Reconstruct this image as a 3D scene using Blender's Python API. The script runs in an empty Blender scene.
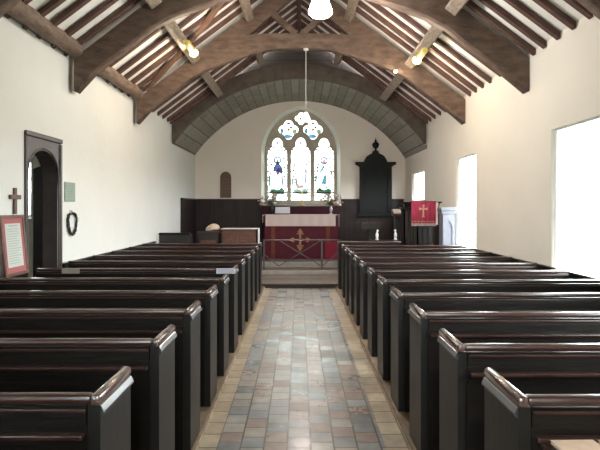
import bpy, bmesh, math, random
from mathutils import Vector, Matrix
random.seed(7)
S = bpy.context.scene
C = S.collection
PI = math.pi

# ---------------------------------------------------------------- camera
cd = bpy.data.cameras.new('camera')
cam = bpy.data.objects.new('camera', cd); C.objects.link(cam)
cam.location = (0, 0, 1.607); cam.rotation_euler = (PI/2, 0, 0)
cd.sensor_width = 36; cd.lens = 36*560/600; cd.shift_y = -18/600; cd.shift_x = 1/600
cd.clip_start = .02; cd.clip_end = 300
S.camera = cam

# ---------------------------------------------------------------- world, light, exposure
SKY = 9.0
w = bpy.data.worlds.new('world'); S.world = w; w.use_nodes = True
wn = w.node_tree.nodes; wl = w.node_tree.links
bg = wn['Background']
tc = wn.new('ShaderNodeTexCoord'); sp = wn.new('ShaderNodeSeparateXYZ')
rp = wn.new('ShaderNodeValToRGB')
wl.new(tc.outputs['Generated'], sp.inputs[0]); wl.new(sp.outputs['Z'], rp.inputs[0])
rp.color_ramp.elements[0].position = 0.0; rp.color_ramp.elements[0].color = (.17, .17, .165, 1)
rp.color_ramp.elements[1].position = .03; rp.color_ramp.elements[1].color = (.95, .965, 1, 1)
wl.new(rp.outputs[0], bg.inputs[0]); bg.inputs[1].default_value = SKY
S.view_settings.view_transform = 'Standard'; S.view_settings.look = 'None'
S.view_settings.exposure = 1.62; S.view_settings.gamma = 1; S.view_settings.use_curve_mapping = False
cy = S.cycles
cy.max_bounces = 10; cy.diffuse_bounces = 6; cy.glossy_bounces = 3; cy.transparent_max_bounces = 12
cy.sample_clamp_indirect = 8.0
cy.use_denoising = True
try: cy.denoiser = 'OPENIMAGEDENOISE'
except Exception: pass

def portal(loc, size, rot):
    l = bpy.data.lights.new('daylight_portal', 'AREA'); l.shape = 'RECTANGLE'
    l.size, l.size_y = size; l.cycles.is_portal = True
    o = bpy.data.objects.new('daylight_portal', l); C.objects.link(o)
    o.location = loc; o.rotation_euler = rot
WIN_R = [(1.35, 2.65, .9, 2.49), (5.0, 6.38, .9, 2.49), (9.08, 10.26, .9, 2.49), (13.1, 14.56, 1.77, 2.47)]
WIN_L = [(-2.4, -1.1, .9, 2.49)]
for (a, b, z0, z1) in WIN_R:
    portal((3.12, (a+b)/2, (z0+z1)/2), (z1-z0, b-a), (0, PI/2, 0))
for (a, b, z0, z1) in WIN_L:
    portal((-3.15, (a+b)/2, (z0+z1)/2), (z1-z0, b-a), (0, -PI/2, 0))
portal((.05, 16.05, 3.05), (2.1, 2.7), (-PI/2, 0, 0))      # east window
portal((0, -3.65, 2.85), (2.6, 2.9), (PI/2, 0, 0))         # west window
portal((-4.65, 9.3, 1.9), (.7, 1.2), (-PI/2, 0, 0))        # vestry window

# ---------------------------------------------------------------- materials
def mat(name, col, rough=.6, metal=0, coat=0, noise=None, bump=0, bscale=30, stretch=(1, 1, 1), emit=None, estr=0, spec=.5, wave=None):
    m = bpy.data.materials.new(name); m.use_nodes = True
    n, l = m.node_tree.nodes, m.node_tree.links
    b = n['Principled BSDF']
    b.inputs['Base Color'].default_value = (*col, 1); b.inputs['Roughness'].default_value = rough
    b.inputs['Metallic'].default_value = metal; b.inputs['Coat Weight'].default_value = coat
    b.inputs['Coat Roughness'].default_value = .18
    b.inputs['Specular IOR Level'].default_value = spec
    t = n.new('ShaderNodeTexCoord'); mp = n.new('ShaderNodeMapping'); mp.inputs['Scale'].default_value = stretch
    l.new(t.outputs['Object'], mp.inputs[0])
    if noise:
        col2, sc = noise
        nz = n.new('ShaderNodeTexNoise'); nz.inputs['Scale'].default_value = sc; nz.inputs['Detail'].default_value = 6
        l.new(mp.outputs[0], nz.inputs['Vector'])
        r = n.new('ShaderNodeValToRGB')
        r.color_ramp.elements[0].position = .32; r.color_ramp.elements[0].color = (*col, 1)
        r.color_ramp.elements[1].position = .68; r.color_ramp.elements[1].color = (*col2, 1)
        l.new(nz.outputs['Fac'], r.inputs[0]); l.new(r.outputs[0], b.inputs['Base Color'])
    if bump:
        nb = n.new('ShaderNodeTexNoise'); nb.inputs['Scale'].default_value = bscale; nb.inputs['Detail'].default_value = 5
        l.new(mp.outputs[0], nb.inputs['Vector'])
        bp = n.new('ShaderNodeBump'); bp.inputs['Strength'].default_value = bump; bp.inputs['Distance'].default_value = .02
        l.new(nb.outputs['Fac'], bp.inputs['Height']); l.new(bp.outputs[0], b.inputs['Normal'])
    if emit:
        b.inputs['Emission Color'].default_value = (*emit, 1); b.inputs['Emission Strength'].default_value = estr
    return m

M = {}
M['wall_l'] = mat('lime wash cool', (.75, .76, .745), .9, noise=((.72, .725, .705), 1.3), bump=.25, bscale=7)
M['wall_r'] = mat('lime wash cream', (.77, .74, .68), .9, noise=((.74, .71, .645), 1.5), bump=.25, bscale=7)
M['wall_e'] = mat('east plaster', (.81, .745, .69), .9, noise=((.77, .71, .655), 1.3), bump=.15, bscale=6)
M['plaster'] = mat('roof plaster', (.90, .89, .87), .9, noise=((.84, .83, .80), 3), bump=.2, bscale=10)
M['reveal'] = mat('white reveal', (.86, .87, .85), .85)
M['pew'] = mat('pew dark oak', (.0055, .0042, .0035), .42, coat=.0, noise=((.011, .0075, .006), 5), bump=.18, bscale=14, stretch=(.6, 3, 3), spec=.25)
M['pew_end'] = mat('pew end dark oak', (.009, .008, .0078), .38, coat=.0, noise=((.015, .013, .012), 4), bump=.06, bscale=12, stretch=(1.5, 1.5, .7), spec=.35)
M['rail'] = mat('worn oak rail', (.028, .0105, .0085), .3, coat=.35, noise=((.052, .021, .016), 9), bump=.1, bscale=20, stretch=(.7, 3, 3))
M['sheen_band'] = mat('polished sheen-tinted moulding', (.05, .05, .055), .3, coat=.6)  # lighter bluish base than the pew end: window sheen put into the colour
M['cap'] = mat('worn oak cap with glare', (.07, .036, .031), .22, coat=.9, noise=((.12, .068, .058), 12), bump=.1, bscale=25)  # oak base lightened so the colour carries some of the window highlights
M['oak'] = mat('roof oak', (.085, .054, .040), .65, noise=((.19, .125, .095), 5), bump=.6, bscale=12, stretch=(1, 2, 2.5))
M['oak_red'] = mat('reddish brace oak', (.12, .062, .042), .65, noise=((.20, .115, .08), 7), bump=.4, bscale=14)
M['rafter'] = mat('rafter oak', (.075, .036, .03), .7, noise=((.13, .07, .055), 8), bump=.4, bscale=14)
M['purlin'] = mat('grey weathered purlin', (.17, .13, .10), .7, noise=((.30, .25, .20), 9), bump=.5, bscale=16, stretch=(3, 1, 3))
M['plate'] = mat('wall plate oak', (.13, .085, .065), .7, noise=((.24, .17, .13), 6), bump=.6, bscale=12, stretch=(3, 1, 3))
M['arch'] = mat('chancel arch oak', (.062, .047, .038), .7, noise=((.11, .086, .068), 6), bump=.4, bscale=12)
M['stone'] = mat('tracery stone', (.40, .36, .30), .85, noise=((.48, .44, .38), 9), bump=.3, bscale=30)
M['splay'] = mat('pale splay plaster', (.83, .86, .84), .8)
M['wains'] = mat('panelling', (.016, .008, .009), .5, coat=.0, spec=.35, noise=((.026, .014, .016), 5), bump=.1, stretch=(3, 3, .5))
M['platform'] = mat('pew platform boards', (.13, .085, .05), .6, noise=((.24, .17, .11), 7), bump=.3, stretch=(2, .7, 2))
M['border'] = None
M['red'] = mat('red frontal cloth', (.075, .006, .017), .85, noise=((.10, .009, .023), 20), bump=.1)
M['red2'] = mat('bright red cloth', (.27, .012, .042), .8, noise=((.22, .010, .036), 30), bump=.15, bscale=60)
M['maroon'] = mat('maroon dossal', (.045, .006, .016), .9)
M['gold'] = mat('gold thread', (.42, .24, .13), .7)
M['orphrey'] = mat('orphrey brocade', (.12, .025, .014), .8, noise=((.18, .05, .022), 30))
M['linen'] = mat('pink white linen', (.66, .53, .51), .85, bump=.1, bscale=20)
M['white'] = mat('white cloth', (.78, .80, .80), .85)
M['iron'] = mat('rail iron', (.10, .09, .09), .4, metal=.3)
M['slate'] = mat('slate monument', (.006, .0075, .0085), .7, noise=((.010, .012, .013), 12), spec=.3)
M['brownwood'] = mat('red brown wood', (.085, .032, .02), .45, coat=.2, noise=((.13, .055, .035), 8), stretch=(1, 3, 3))
M['darkwood'] = mat('near black wood', (.012, .010, .010), .45, coat=.2, noise=((.022, .017, .016), 8))
M['leafwood'] = mat('dull black door boards', (.010, .008, .008), .85, spec=.15, noise=((.017, .014, .013), 8))
M['doorframe'] = mat('door frame wood', (.035, .026, .026), .4, coat=.3, noise=((.055, .04, .038), 8))
M['pale'] = mat('wood pale with glare', (.15, .15, .19), .5, noise=((.13, .13, .165), 6))  # window glare on the wood is put into this pale bluish colour
M['black'] = mat('black iron', (.012, .012, .012), .5)
M['rust'] = mat('rusty iron hinge', (.12, .06, .03), .7)
M['brass'] = mat('brass', (.45, .30, .12), .35, metal=.8)
M['silver'] = mat('silver vase', (.55, .52, .52), .3, metal=.7)
M['tan'] = mat('tan booklet cover', (.56, .38, .27), .7, noise=((.64, .45, .34), 25))
M['paper'] = mat('paper', (.72, .70, .64), .8)
M['plaquepaper'] = mat('greyish page', (.52, .55, .52), .8)
M['card'] = mat('white card', (.72, .70, .80), .6)
M['blueink'] = mat('blue ink', (.12, .13, .35), .7)
M['redink'] = mat('red mat board', (.36, .11, .11), .8)
M['greyink'] = mat('grey ink', (.36, .40, .36), .8)
M['cardbrown'] = mat('brown card', (.30, .22, .18), .7)
M['plaque'] = mat('verdigris plaque', (.22, .30, .26), .5, noise=((.30, .38, .33), 14))
M['cushion'] = mat('beige cushion', (.55, .42, .32), .9, noise=((.62, .50, .40), 12))
M['leaf'] = mat('leaf', (.10, .15, .08), .6)
M['petal_w'] = mat('cream petal', (.62, .55, .48), .7)
M['petal_p'] = mat('pink petal', (.50, .22, .25), .7)
M['bookred'] = mat('red book cloth', (.35, .05, .07), .7)
M['ceramic'] = mat('white ceramic', (.75, .75, .75), .25)
M['lampbody'] = mat('yellow lamp housing', (.55, .46, .12), .5)
M['bulb'] = mat('lamp glass lit', (1, .9, .7), .4, emit=(1, .85, .6), estr=22)
M['globe'] = mat('opal shade lit', (1, .95, .9), .4, emit=(1, .90, .80), estr=7)
M['pinkglass'] = mat('pink shade lit', (1, .7, .62), .4, emit=(1, .55, .48), estr=2.2)
M['grass'] = mat('grass', (.09, .11, .07), .95, noise=((.13, .15, .10), 3))
M['carpet'] = mat('mauve carpet', (.17, .12, .13), .95)

def plank(name, c1, c2, width, axis, rough=.7, coat=0):
    m = bpy.data.materials.new(name); m.use_nodes = True
    n, l = m.node_tree.nodes, m.node_tree.links; b = n['Principled BSDF']
    t = n.new('ShaderNodeTexCoord'); mp = n.new('ShaderNodeMapping')
    l.new(t.outputs['Object'], mp.inputs[0])
    mp.inputs['Rotation'].default_value = axis
    br = n.new('ShaderNodeTexBrick'); l.new(mp.outputs[0], br.inputs['Vector'])
    br.inputs['Color1'].default_value = (0, 0, 0, 1); br.inputs['Color2'].default_value = (1, 1, 1, 1)
    br.inputs['Mortar'].default_value = (0, 0, 0, 1)
    br.inputs['Scale'].default_value = 1; br.inputs['Brick Width'].default_value = 2.4
    br.inputs['Row Height'].default_value = width; br.inputs['Mortar Size'].default_value = .006
    nz = n.new('ShaderNodeTexNoise'); nz.inputs['Scale'].default_value = 5; l.new(t.outputs['Object'], nz.inputs['Vector'])
    mx = n.new('ShaderNodeMath'); mx.operation = 'MULTIPLY_ADD'
    l.new(br.outputs['Color'], mx.inputs[0]); mx.inputs[1].default_value = .6; l.new(nz.outputs['Fac'], mx.inputs[2])
    r = n.new('ShaderNodeValToRGB'); r.color_ramp.elements[0].position = .3; r.color_ramp.elements[1].position = 1.15 if False else 1
    r.color_ramp.elements[0].color = (*c1, 1); r.color_ramp.elements[1].color = (*c2, 1)
    l.new(mx.outputs[0], r.inputs[0])
    mm = n.new('ShaderNodeMixRGB'); mm.inputs[2].default_value = (c1[0]*.3, c1[1]*.3, c1[2]*.3, 1)
    l.new(br.outputs['Fac'], mm.inputs[0]); l.new(r.outputs[0], mm.inputs[1])
    l.new(mm.outputs[0], b.inputs['Base Color'])
    b.inputs['Roughness'].default_value = rough; b.inputs['Coat Weight'].default_value = coat
    bp = n.new('ShaderNodeBump'); bp.invert = True; bp.inputs['Distance'].default_value = .01; bp.inputs['Strength'].default_value = .6
    l.new(br.outputs['Fac'], bp.inputs['Height']); l.new(bp.outputs[0], b.inputs['Normal'])
    return m
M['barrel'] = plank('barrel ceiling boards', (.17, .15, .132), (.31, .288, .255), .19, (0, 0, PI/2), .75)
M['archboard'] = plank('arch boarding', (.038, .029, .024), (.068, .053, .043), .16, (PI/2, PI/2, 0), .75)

def tiles(name, cols, bw, rh, swap=True, rough=.38, mort=(.085, .07, .06), offs=.5, origin=(0, 0)):
    m = bpy.data.materials.new(name); m.use_nodes = True
    n, l = m.node_tree.nodes, m.node_tree.links; b = n['Principled BSDF']
    t = n.new('ShaderNodeTexCoord'); mp = n.new('ShaderNodeMapping')
    mp.inputs['Location'].default_value = (origin[0], origin[1], 0)
    l.new(t.outputs['Object'], mp.inputs[0])
    sx = n.new('ShaderNodeSeparateXYZ'); cx = n.new('ShaderNodeCombineXYZ')
    l.new(mp.outputs[0], sx.inputs[0])
    l.new(sx.outputs['Y' if swap else 'X'], cx.inputs['X']); l.new(sx.outputs['X' if swap else 'Y'], cx.inputs['Y'])
    br = n.new('ShaderNodeTexBrick'); l.new(cx.outputs[0], br.inputs['Vector'])
    br.offset = offs; br.offset_frequency = 2
    br.inputs['Color1'].default_value = (0, 0, 0, 1); br.inputs['Color2'].default_value = (1, 1, 1, 1)
    br.inputs['Mortar'].default_value = (.5, .5, .5, 1)
    br.inputs['Scale'].default_value = 1; br.inputs['Brick Width'].default_value = bw
    br.inputs['Row Height'].default_value = rh; br.inputs['Mortar Size'].default_value = .006
    r = n.new('ShaderNodeValToRGB'); r.color_ramp.interpolation = 'CONSTANT'
    e = r.color_ramp.elements
    e[0].position = 0; e[0].color = (*cols[0], 1); e[1].position = 1/len(cols); e[1].color = (*cols[1], 1)
    for i, c in enumerate(cols[2:]):
        k = e.new((i+2)/len(cols)); k.color = (*c, 1)
    l.new(br.outputs['Color'], r.inputs[0])
    nz = n.new('ShaderNodeTexNoise'); nz.inputs['Scale'].default_value = 11; nz.inputs['Detail'].default_value = 6
    l.new(t.outputs['Object'], nz.inputs['Vector'])
    m1 = n.new('ShaderNodeMixRGB'); m1.blend_type = 'OVERLAY'; m1.inputs[0].default_value = .45
    l.new(r.outputs[0], m1.inputs[1]); l.new(nz.outputs['Fac'], m1.inputs[2])
    m2 = n.new('ShaderNodeMixRGB'); m2.inputs[2].default_value = (*mort, 1)
    l.new(br.outputs['Fac'], m2.inputs[0]); l.new(m1.outputs[0], m2.inputs[1])
    l.new(m2.outputs[0], b.inputs['Base Color'])
    # worn roughness: tile by tile and by noise
    ra = n.new('ShaderNodeMath'); ra.operation = 'MULTIPLY_ADD'; l.new(br.outputs['Color'], ra.inputs[0])
    ra.inputs[1].default_value = .16; ra.inputs[2].default_value = rough-.10
    rb = n.new('ShaderNodeMath'); rb.operation = 'MULTIPLY_ADD'; l.new(nz.outputs['Fac'], rb.inputs[0])
    rb.inputs[1].default_value = .10; l.new(ra.outputs[0], rb.inputs[2]); l.new(rb.outputs[0], b.inputs['Roughness'])
    hs = n.new('ShaderNodeMath'); hs.operation = 'MULTIPLY_ADD'; l.new(br.outputs['Fac'], hs.inputs[0]); hs.inputs[1].default_value = -1
    n2 = n.new('ShaderNodeTexNoise'); n2.inputs['Scale'].default_value = 4; l.new(t.outputs['Object'], n2.inputs['Vector'])
    l.new(n2.outputs['Fac'], hs.inputs[2])
    bp = n.new('ShaderNodeBump'); bp.inputs['Distance'].default_value = .008; bp.inputs['Strength'].default_value = .4
    l.new(hs.outputs[0], bp.inputs['Height']); l.new(bp.outputs[0], b.inputs['Normal'])
    return m
M['tiles'] = tiles('aisle quarry tiles', [(.24, .245, .25), (.31, .235, .20), (.29, .285, .275), (.35, .325, .295), (.21, .22, .23), (.26, .19, .16), (.28, .28, .285), (.33, .285, .25)], .17, .1571, origin=(.55, 0), rough=.30)
M['border'] = tiles('buff border tiles', [(.42, .34, .24), (.38, .30, .21), (.46, .38, .28), (.35, .29, .21)], .22, .30, origin=(.7, 0), offs=0, rough=.42)
M['stonefloor'] = tiles('chancel stone floor', [(.17, .125, .10), (.20, .15, .12), (.155, .12, .10)], .5, .4, swap=False, rough=.4)
M['kerb'] = mat('step nosing stone', (.33, .31, .29), .45, noise=((.42, .39, .36), 8))
M['step'] = mat('dark step riser', (.02, .011, .009), .6, noise=((.03, .018, .015), 8))

def glassmat(name, col, gl=.04):
    m = bpy.data.materials.new(name); m.use_nodes = True
    n, l = m.node_tree.nodes, m.node_tree.links
    n.remove(n['Principled BSDF'])
    t = n.new('ShaderNodeBsdfTransparent'); t.inputs[0].default_value = (*col, 1)
    g = n.new('ShaderNodeBsdfGlossy'); g.inputs['Roughness'].default_value = .1
    mx = n.new('ShaderNodeMixShader'); mx.inputs[0].default_value = gl
    l.new(t.outputs[0], mx.inputs[1]); l.new(g.outputs[0], mx.inputs[2]); l.new(mx.outputs[0], n['Material Output'].inputs[0])
    return m
M['clear'] = glassmat('clear leaded glass', (.93, .97, .95))
M['eastglass'] = glassmat('pale east glass', (.56, .58, .56))
for k_, c_ in dict(white=(.5, .53, .48), pale=(.032, .036, .024), blue=(.009, .011, .030), sky=(.012, .034, .052), red=(.022, .005, .004), green=(.0035, .014, .008),
                   yel=(.034, .042, .010), pinkk=(.05, .032, .028), purple=(.020, .011, .028)).items():
    M['sg_'+k_] = glassmat({'yel': 'yellow', 'pinkk': 'flesh', 'sky': 'sky blue'}.get(k_, k_)+' stained glass', tuple(math.sqrt(min(.9, v*1.7)) for v in c_))
M['lead'] = mat('lead came', (.05, .05, .05), .6)

# ---------------------------------------------------------------- mesh helpers
class MB:
    def __init__(s): s.bm = bmesh.new()
    def box(s, x0, x1, y0, y1, z0, z1, bev=0, seg=2):
        g = bmesh.ops.create_cube(s.bm, size=1)
        vs = g['verts']
        for v in vs:
            v.co = Vector(((x0+x1)/2+v.co.x*(x1-x0), (y0+y1)/2+v.co.y*(y1-y0), (z0+z1)/2+v.co.z*(z1-z0)))
        if bev:
            es = list({e for v in vs for e in v.link_edges})
            bmesh.ops.bevel(s.bm, geom=es, offset=bev, segments=seg, profile=.5, affect='EDGES')
        return s
    def beam(s, p, q, wd, ht, up=(0, 0, 1), bev=0):
        p, q = Vector(p), Vector(q); d = (q-p); L = d.length; d.normalize()
        r = d.cross(Vector(up)).normalized(); u = r.cross(d)
        g = bmesh.ops.create_cube(s.bm, size=1); vs = g['verts']
        for v in vs:
            c = v.co.copy(); v.co = (p+q)/2 + d*(c.y*L) + r*(c.x*wd) + u*(c.z*ht)
        if bev:
            es = list({e for v in vs for e in v.link_edges})
            bmesh.ops.bevel(s.bm, geom=es, offset=bev, segments=2, profile=.5, affect='EDGES')
        return s
    def tube(s, pts, r, n=8, closed=False, cap=True):
        pts = [Vector(p) for p in pts]; rs = r if isinstance(r, (list, tuple)) else [r]*len(pts)
        rings = []; N = len(pts); ref = None
        for i, p in enumerate(pts):
            a = pts[(i-1) % N] if (closed or i) else p; b = pts[(i+1) % N] if (closed or i < N-1) else p
            d = (b-a).normalized()
            if ref is None: ref = Vector((0, 0, 1)) if abs(d.z) < .9 else Vector((1, 0, 0))
            x = d.cross(ref).normalized(); y = x.cross(d); ref = y
            rings.append([s.bm.verts.new(p + (x*math.cos(t)+y*math.sin(t))*rs[i]) for t in [2*PI*k/n for k in range(n)]])
        for i in range(N if closed else N-1):
            A, B = rings[i], rings[(i+1) % N]
            for k in range(n): s.bm.faces.new((A[k], A[(k+1) % n], B[(k+1) % n], B[k]))
        if cap and not closed:
            s.bm.faces.new(rings[0]); s.bm.faces.new(rings[-1][::-1])
        return s
    def lathe(s, prof, c=(0, 0, 0), n=20, axis='z', a0=0, a1=2*PI):
        c = Vector(c); full = abs(a1-a0-2*PI) < 1e-6; K = n if full else n+1
        rings = []
        for (r, h) in prof:
            ring = []
            for k in range(K):
                t = a0+(a1-a0)*k/n
                v = Vector((r*math.cos(t), r*math.sin(t), h))
                if axis == 'y': v = Vector((v.x, v.z, v.y))
                ring.append(s.bm.verts.new(c+v))
            rings.append(ring)
        for i in range(len(rings)-1):
            A, B = rings[i], rings[i+1]
            for k in range(n if full else n):
                s.bm.faces.new((A[k], A[(k+1) % K], B[(k+1) % K], B[k]))
        if full:
            for ring, (r, h) in ((rings[0], prof[0]), (rings[-1], prof[-1])):
                if r > 1e-5: s.bm.faces.new(ring)
        bmesh.ops.remove_doubles(s.bm, verts=[v for r in rings for v in r], dist=1e-5)
        return s
    def prism(s, poly, o, u, v, nrm, t):
        """polygon poly (a,b) -> o + a*u + b*v, pushed t along nrm"""
        o, u, v, nrm = map(Vector, (o, u, v, nrm))
        A = [s.bm.verts.new(o+u*a+v*b) for a, b in poly]
        B = [s.bm.verts.new(o+u*a+v*b+nrm*t) for a, b in poly]
        s.bm.faces.new(A); s.bm.faces.new(B[::-1])
        for i in range(len(A)):
            j = (i+1) % len(A); s.bm.faces.new((A[i], B[i], B[j], A[j]))
        return s
    def ball(s, c, r, sc=(1, 1, 1), sub=2):
        g = bmesh.ops.create_icosphere(s.bm, subdivisions=sub, radius=r)
        for v in g['verts']: v.co = Vector(c)+Vector((v.co.x*sc[0], v.co.y*sc[1], v.co.z*sc[2]))
        return s
    def build(s, name, m, parent=None, smooth=False, label=None, cat=None, group=None, kind=None):
        bmesh.ops.recalc_face_normals(s.bm, faces=s.bm.faces)
        me = bpy.data.meshes.new(name); s.bm.to_mesh(me); s.bm.free()
        return link(name, me, m, parent, smooth, label, cat, group, kind)

def link(name, me, m, parent=None, smooth=False, label=None, cat=None, group=None, kind=None):
    me.materials.clear(); me.materials.append(M[m] if isinstance(m, str) else m)
    if smooth:
        for p in me.polygons: p.use_smooth = True
        try: me.set_sharp_from_angle(angle=math.radians(40))
        except Exception: pass
    o = bpy.data.objects.new(name, me); C.objects.link(o)
    if parent: o.parent = parent
    tag(o, label, cat, group, kind)
    return o
def tag(o, label=None, cat=None, group=None, kind=None):
    for k, v in (('label', label), ('category', cat), ('group', group), ('kind', kind)):
        if v: o[k] = v
    return o
def thing(name, label, cat, loc=(0, 0, 0), group=None, kind=None):
    o = bpy.data.objects.new(name, None); C.objects.link(o); o.location = loc; o.empty_display_size = .2
    return tag(o, label, cat, group, kind)
def copy_tree(o, parent=None):
    c = o.copy(); C.objects.link(c)
    if parent: c.parent = parent
    for ch in [x for x in KIDS.get(o.name, [])]: copy_tree(ch, c)
    return c
KIDS = {}
def reg_kids():
    KIDS.clear()
    for x in bpy.data.objects:
        if x.parent: KIDS.setdefault(x.parent.name, []).append(x)

def plate(outlines, o, u, v, nrm, t):
    """filled 2D outlines (later ones are holes) as a solid mesh: o + a*u + b*v, thickness t along nrm"""
    cu = bpy.data.curves.new('tmp', 'CURVE'); cu.dimensions = '2D'; cu.fill_mode = 'BOTH'; cu.extrude = .5
    for pts in outlines:
        s = cu.splines.new('POLY'); s.points.add(len(pts)-1)
        for i, (a, b) in enumerate(pts): s.points[i].co = (a, b, 0, 1)
        s.use_cyclic_u = True
    ob = bpy.data.objects.new('tmp', cu); C.objects.link(ob)
    dg = bpy.context.evaluated_depsgraph_get(); dg.update()
    me = bpy.data.meshes.new_from_object(ob.evaluated_get(dg), depsgraph=dg)
    bpy.data.objects.remove(ob); bpy.data.curves.remove(cu)
    bm = bmesh.new(); bm.from_mesh(me)
    bmesh.ops.remove_doubles(bm, verts=bm.verts, dist=1e-5)
    o, u, v, nrm = map(Vector, (o, u, v, nrm))
    for w_ in bm.verts:
        a, b, c = w_.co; w_.co = o+u*a+v*b+nrm*((c+.5)*t)
    bmesh.ops.recalc_face_normals(bm, faces=bm.faces)
    bm.to_mesh(me); bm.free()
    return me
X, Y, Z = (1, 0, 0), (0, 1, 0), (0, 0, 1)
def rect(a0, a1, b0, b1): return [(a0, b0), (a1, b0), (a1, b1), (a0, b1)]
def pointed(c, a, z0, zs, h, n=10):
    """pointed arch outline: centre c, half width a, base z0, spring zs, rise h"""
    k = (h*h-a*a)/(2*a); R = k+a; th = math.atan2(h, k)
    P = [(c-a, z0), (c+a, z0)]
    for i in range(n+1):
        t = th*i/n; P.append((c-k+R*math.cos(t), zs+R*math.sin(t)))
    for i in range(n-1, -1, -1):
        t = th*i/n; P.append((c+k-R*math.cos(t), zs+R*math.sin(t)))
    return P
def foil(c, z, r, lobes=4, n=8, rot=0):
    P = []; d = r*.52; rl = r-d
    for i in range(lobes):
        A = rot+2*PI*i/lobes; cx, cz = c+d*math.cos(A), z+d*math.sin(A)
        for k in range(n+1):
            t = A+(-.66+1.32*k/n)*PI*.78
            P.append((cx+rl*math.cos(t), cz+rl*math.sin(t)))
    return P
def lancet(c, a, z0, ztop):
    """trefoil-headed light"""
    P = [(c-a, z0), (c+a, z0), (c+a, ztop-.42)]
    for t in (0, .2, .4, .55): P.append((c+a*(1-.22*math.sin(t*PI)) - a*.15*t, ztop-.42+.2*t))
    R = []
    R += [(c+a, ztop-.48), (c+a*.97, ztop-.40), (c+a*.87, ztop-.33), (c+a*.68, ztop-.28), (c+a*.48, ztop-.27),
          (c+a*.54, ztop-.22), (c+a*.52, ztop-.14), (c+a*.36, ztop-.05), (c+a*.15, ztop-.01), (c, ztop)]
    L = [(2*c-x, z) for x, z in R[:-1]][::-1]
    return [(c-a, z0), (c+a, z0)] + R + L

# ================================================================ SETTING
YE = 15.45; XL = -2.87; XR = 2.87; XC = 2.93; YW = -3.0
ZT = 3.45; SL = .75
def roofz(x): return ZT+SL*(2.87-abs(x))      # underside of the rafters
# floors
def st(mb, name, m, **k): return mb.build(name, m, kind='structure', **k)
st(MB().box(-.55, .58, YW, 11.1, -.12, 0), 'floor', 'tiles')
for a, b in ((-.668, -.55), (.58, .725)):
    st(MB().box(a, b, YW, 11.1, -.12, 0), 'floor', 'border')
for a, b in ((XL, -.675), (.73, XR)):
    st(MB().box(a, b, YW, 11.1, -.12, .045, .006, 1), 'floor', 'platform')
st(MB().box(-.690, -.668, YW, 11.1, -.12, .03), 'trim_1', 'border'); st(MB().box(.725, .745, YW, 11.1, -.12, .03), 'trim_2', 'border')
st(MB().box(XL, XC, 11.1, 12.6, -.12, .09), 'floor', 'stonefloor')
st(MB().box(XL, XC, 11.085, 11.1, -.1, .075), 'trim_3', 'step')
st(MB().box(XL, XC, 12.6, 13.6, -.12, .17), 'floor', 'stonefloor')
st(MB().box(XL, XC, 12.55, 12.75, .09, .178, .008), 'trim_4', 'kerb')
st(MB().box(XL, XC, 13.6, YE+.1, -.12, .27), 'floor', 'carpet')
st(MB().box(XL, XC, 13.56, 13.68, .17, .276, .008), 'trim_5', 'kerb')

# walls
DY0, DY1 = 5.90, 6.66     # door opening in the left wall (y range)
door_hole = [(DY0, .0), (DY1, .0), (DY1, 1.86)]
def tudor(y0, y1, zs, h, n=12):
    c, a = (y0+y1)/2, (y1-y0)/2
    return [(c+a*math.cos(PI*i/n), zs+h*math.sin(PI*i/n)**.85) for i in range(n+1)]
door_hole = [(DY0, -.05), (DY1, -.05)] + tudor(DY0, DY1, 1.92, .36)
holes = [door_hole] + [rect(a, b, c, d) for a, b, c, d in WIN_L]
# left wall: thin by the vestry door, thick elsewhere
me = plate([rect(-1.0+YW*0+0, YE+.1, -.12, 3.75)] + [door_hole], (XL, 0, 0), Y, Z, X, -.16)
link('wall_left', me, 'wall_l', kind='structure')
me = plate([rect(YW, -1.0, -.12, 3.75), rect(-2.4, -1.1, .9, 2.49)], (XL, 0, 0), Y, Z, X, -.2)
link('wall_left', me, 'wall_l', kind='structure')
me = plate([rect(YW, 12.55, -.12, 3.62)] + [rect(a, b, c, d) for a, b, c, d in WIN_R[:3]], (XR, 0, 0), Y, Z, X, .12)
link('wall_right', me, 'wall_r', kind='structure')
me = plate([rect(12.55, YE+.1, -.12, 3.62), rect(*WIN_R[3])], (XC, 0, 0), Y, Z, X, .12)
link('wall_right', me, 'wall_e', kind='structure')
EA = pointed(.05, 1.09, 1.72, 3.1, 1.29)
me = plate([rect(-3.1, 3.5, -.12, 5.0), EA], (0, YE, 0), X, Z, Y, .06)
link('wall_back', me, 'wall_e', kind='structure')
WW = pointed(0, 1.1, 1.5, 3.0, 1.3)
me = plate([rect(-3.5, 3.5, -.12, 5.8), WW], (0, YW, 0), X, Z, Y, -.5)
link('wall_front', me, 'wall_l', kind='structure')

st(MB().box(XR, 3.45, 12.50, 12.78, 3.02, 3.9), 'wall_right', 'wall_r')
st(MB().box(-3.4, XL-.001, 12.5, 12.7, 3.0, 3.9), 'wall_left', 'wall_l')
# roof plaster deck above the rafters (nave)
DK = .075
for s in (-1, 1):
    poly = [(s*3.5, roofz(3.5)+DK+.0), (0, roofz(0)+DK), (0, roofz(0)+DK+.06), (s*3.5, roofz(3.5)+DK+.06)]
    st(MB().prism(poly, (0, YW-.3, 0), X, Z, Y, 12.9-YW), 'ceiling', 'plaster')

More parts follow.
